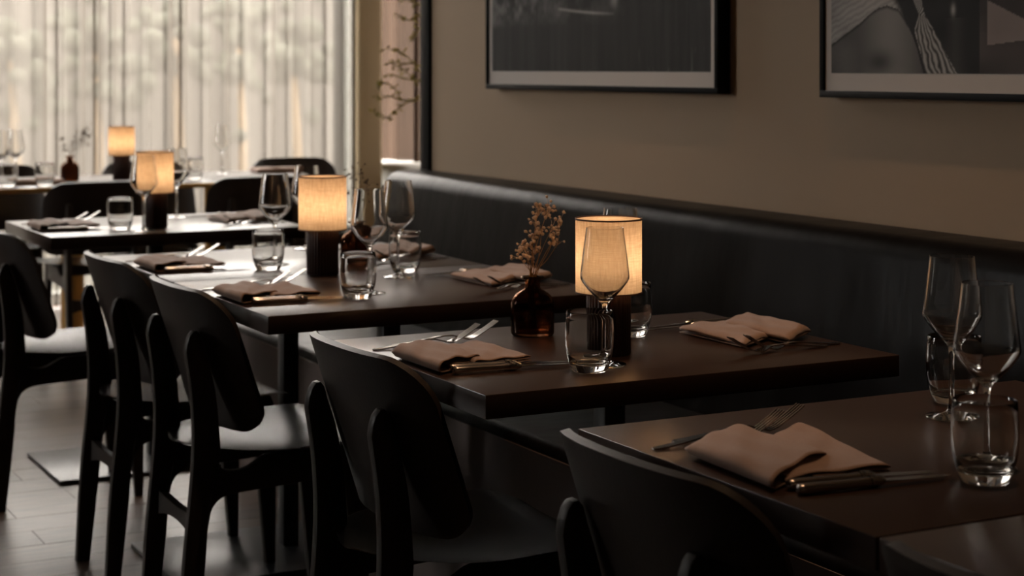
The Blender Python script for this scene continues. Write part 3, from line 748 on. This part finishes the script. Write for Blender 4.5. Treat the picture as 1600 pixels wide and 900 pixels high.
# ------------------------------------------------------------------ framed photographs
def vnoise(nx, ny, gx, gy, seed):
    r = np.random.RandomState(seed); g = r.rand(gy+2, gx+2); X = np.linspace(0, gx, nx); Y = np.linspace(0, gy, ny)
    xi = X.astype(int); yi = Y.astype(int); fx = X-xi; fy = (Y-yi)[:, None]; fx = fx*fx*(3-2*fx); fy = fy*fy*(3-2*fy)
    a = g[yi][:, xi]; b = g[yi][:, xi+1]; c = g[yi+1][:, xi]; d = g[yi+1][:, xi+1]
    return (a*(1-fx)+b*fx)*(1-fy)+(c*(1-fx)+d*fx)*fy
def print_one(U, V, nx, ny):
    n = vnoise(nx, ny, 14, 10, 1)*.5+vnoise(nx, ny, 45, 34, 2)*.3+vnoise(nx, ny, 120, 60, 3)*.2
    st = vnoise(nx, ny, 60, 2, 4)*.6+vnoise(nx, ny, 120, 5, 5)*.4
    b = .012+.022*st+.03*np.clip(.5-U/1.2, 0, 1)*st
    hi = np.clip((V-.13)/.05, 0, 1)*np.clip(1.15-U/.7, .05, 1)
    b = b+hi*(.10*np.clip(n-.36, 0, 1)*5)
    # pale reed lying on the water, bright tufts to the right
    b += .32*np.exp(-((V-(.178-.10*(U-.46)+.12*(U-.46)**2))/.0035)**2)*((U > .42)*(U < .73))*np.clip(1.5-abs(U-.55)/.14, 0, 1)
    b += .30*np.exp(-(((U-.735)/.018)**2+((V-.205)/.025)**2))*n*1.6
    tuft = vnoise(nx, ny, 160, 40, 6); b += np.clip((V-.19)/.04, 0, 1)*(U > .92)*np.clip(tuft-.72, 0, 1)*1.1
    gl = vnoise(nx, ny, 170, 12, 8); b += (U > .85)*np.clip(.07-V, 0, .07)/.07*np.clip(gl-.8, 0, 1)*.8
    b = np.clip(b, .004, 1); return np.stack([b*1.03, b, b*.95], -1)
def print_two(U, V, nx, ny):
    x = 205+2150*U; y = 570-3170*V
    n1 = vnoise(nx, ny, 90, 60, 11); n2 = vnoise(nx, ny, 24, 18, 12); knit = .5+.5*np.sin((y+.55*x)/7.0+3*n1)
    b = np.full(U.shape, .010)+.010*n2
    edge = np.interp(x[0], [205, 300, 420, 500, 560, 620, 700, 745, 760], [365, 300, 220, 150, 115, 100, 130, 200, 230])[None, :]
    right = np.interp(y[:, 0], [-600, -200, 0, 120, 200, 320, 420, 575], [560, 620, 655, 720, 745, 800, 835, 872])[:, None]
    shoulder = (y >= edge) & (x < right); shawl = (y < edge) & (x < right)
    sk = .20*np.exp(-((x-640)/190)**2)+.05; sk *= 1-.75*np.exp(-(((x-570)/95)**2+((y-490)/75)**2)); sk = np.where(x < 415, .08+.06*n2, sk)
    sk *= np.clip((y-edge)/28, .12, 1)
    b = np.where(shoulder, sk, b); b = np.where(shawl, .42*(.70+.30*knit)*(.8+.4*n2)*np.clip((right-x)/40, .2, 1), b)
    lft = np.interp(y[:, 0], [-200, 0, 170, 280, 575], [640, 770, 842, 812, 892])[:, None]; rgt = np.interp(y[:, 0], [-200, 0, 170, 250, 360, 575], [720, 850, 878, 925, 985, 1095])[:, None]
    fr = (x > lft) & (x < rgt); q = (x-lft)/np.maximum(rgt-lft, 1); strands = np.clip(np.sin(q*34+n1*4+y/60)*.6+.45, 0, 1)
    b = np.where(fr, .04+.42*strands, b)
    b += .35*np.exp(-(((x-1070)/14)**2+((y-150)/38)**2)); b += .03*np.exp(-((x-1085)/45)**2)*(y > 200)
    tri = (x > 1285) & (y > 100+(x-1290)*.58) & (y < 385-(x-1300)*.13)
    b = np.where(tri, .20+.06*n2, b); low = (x > 1240) & (~tri) & (y > 300); b = np.where(low, .035+.05*n2, b); up = (x > 1240) & (~tri) & (y <= 300); b = np.where(up, .025+.05*n2, b)
    c = np.stack([b*1.02, b, b*.96], -1); c[..., 0] = np.where(x > 1240, c[..., 0]*1.15, c[..., 0]); return c
def picture(yl, yr, z0, z1, fn, label):
    """hangs on the taupe wall; yl is the end seen on the left"""
    w, h = yl-yr, z1-z0; t = empty('framed_photograph', (WX, yl, z0)); tag(t, label, 'picture')
    D_, fw = .040, .0155
    for nm, a, b in (('frame_bar', (-D_, -w, 0), (-.001, 0, fw)), ('frame_bar', (-D_, -w, h-fw), (-.001, 0, h)), ('frame_bar', (-D_, -fw, fw), (-.001, 0, h-fw)), ('frame_bar', (-D_, -w, fw), (-.001, -w+fw, h-fw))):
        box(nm, a, b, M['pic_frame'], t, bevel=.0008)
    box('mount', (-.034, -w+fw, fw), (-.028, -fw, h-fw), M['mat'], t)
    ml, mb = .022, .040; W_, H_ = w-2*fw-2*ml, h-2*fw-2*mb
    nx, ny = 520, 340; U, V = np.meshgrid(np.linspace(0, W_, nx), np.linspace(0, H_, ny)); colr = fn(U, V, nx, ny)
    vs_ = np.stack([np.full(U.shape, -.0346), -(fw+ml)-U, fw+mb+V], -1).reshape(-1, 3)
    idx = np.arange(nx*ny).reshape(ny, nx); fc = np.stack([idx[:-1, :-1], idx[1:, :-1], idx[1:, 1:], idx[:-1, 1:]], -1).reshape(-1, 4)
    me = bpy.data.meshes.new('photo_print'); me.from_pydata(vs_.tolist(), [], fc.tolist())
    at = me.color_attributes.new('print', 'FLOAT_COLOR', 'POINT'); at.data.foreach_set('color', np.concatenate([colr.reshape(-1, 3), np.ones((nx*ny, 1))], 1).astype(np.float32).ravel())
    link('photo_print', me, M['print'], t)
    return t
y1l = on_x(758.4, 137, WX-.04).y; y1r = on_x(1121, 150, WX-.04).y; zb = on_x(900, 142, WX-.04).z
picture(y1l, y1r, zb, zb+.92, print_one, 'black framed dark photograph of reeds and water above the bench')
y2l = on_x(1280, 152, WX-.04).y; zb2 = on_x(1280, 152, WX-.04).z
picture(y2l, y2l-1.35, zb2, zb2+.92, print_two, 'black framed photograph of a draped shoulder and fringe at upper right')

# ------------------------------------------------------------------ leafy branch leaning out past the wall end
PY = 6.3
tb = empty('branch_arrangement', (3.25, PY, 0)); tag(tb, 'olive green leafy branch reaching past the end of the taupe wall', 'plant')
def rel(x, y, dy=0): return tuple(on_y(x, y, PY+dy)-Vector((3.25, PY, 0)))
lathe('floor_vase', [(0, 0), (.11, 0), (.15, .08), (.17, .3), (.13, .5), (.07, .58), (.075, .62), (.055, .62), (.055, .56), (0, .5)], M['pot'], tb, 32)
tube('trunk', spline([(0, 0, .5), (-.03, 0, 1.0), (.02, .0, 1.5), (0, 0, 2.0)], 5), .012, .006, M['bark'], tb, 7)
rr = random.Random(9); bmv = bmesh.new()
BR = [[(690, 165), (657, 155), (640, 158), (620, 172), (604, 184), (592, 180), (584, 176)], [(640, 158), (625, 155), (610, 151), (596, 153), (585, 150)], [(627, 158), (618, 140), (606, 131), (594, 130), (588, 134)], [(690, 140), (657, 127), (645, 125), (636, 112), (622, 104), (610, 99)], [(645, 125), (628, 122), (615, 117), (608, 117)],
      [(690, 125), (657, 112), (645, 98), (632, 85), (618, 77), (602, 76)], [(645, 98), (630, 100), (618, 97), (607, 99)], [(690, 30), (657, 23), (642, 32), (628, 26), (615, 20)], [(700, 20), (657, 8), (640, 2), (625, -2)], [(690, 60), (660, 44), (650, 52), (645, 60)]]
for bi, pts in enumerate(BR):
    P = spline([rel(x, y, (bi % 3-1)*.04) for x, y in pts], 5)
    tube('twig', P, .0042, .0018, M['leaf'], tb, 5)
    for q in P[4:]:
        for _ in range(1):
            c = Vector(q); d = Vector((rr.gauss(0, 1), rr.gauss(0, 1), rr.gauss(0, .8))).normalized(); s = d.cross(Vector((rr.random(), rr.random(), rr.random()))).normalized()
            L = rr.uniform(.016, .034); w = L*.2
            v = [bmv.verts.new(c), bmv.verts.new(c+d*L*.5+s*w), bmv.verts.new(c+d*L), bmv.verts.new(c+d*L*.5-s*w)]; bmv.faces.new(v)
bmesh.ops.solidify(bmv, geom=bmv.faces[:], thickness=.0006)
o = bm_done('leaves', bmv, M['leaf'], tb); o['kind'] = 'stuff'

# ------------------------------------------------------------------ warm downlights added out of view to brighten the napkins and wall
def downlight(x, y, w, label):
    t = empty('added_downlight', (x, y, 3.999)); tag(t, label, 'downlight', 'added fill downlights above the bench tables')
    lathe('housing', [(.035, 0), (.05, 0), (.05, -.012), (.046, -.016), (.042, -.012), (.035, -.006), (.035, 0)], M['metal_black'], t, 32)
    l = bpy.data.lights.new('added_fill_spot', 'SPOT'); l.energy = w; l.color = (1.0, .62, .36); l.spot_size = math.radians(44); l.spot_blend = .7; l.shadow_soft_size = .03
    lo = bpy.data.objects.new('added_fill_spot', l); COL.objects.link(lo); lo.parent = t; lo.location = (0, 0, -.03)
for x, y, w, lb in ((1.72, 1.75, 55, 'unseen fill downlight added above the front right table'), (1.72, 2.75, 85, 'unseen fill downlight added above the freestanding table'), (1.72, 4.05, 60, 'unseen fill downlight added above the two joined tables')):
    downlight(x, y, w, lb)
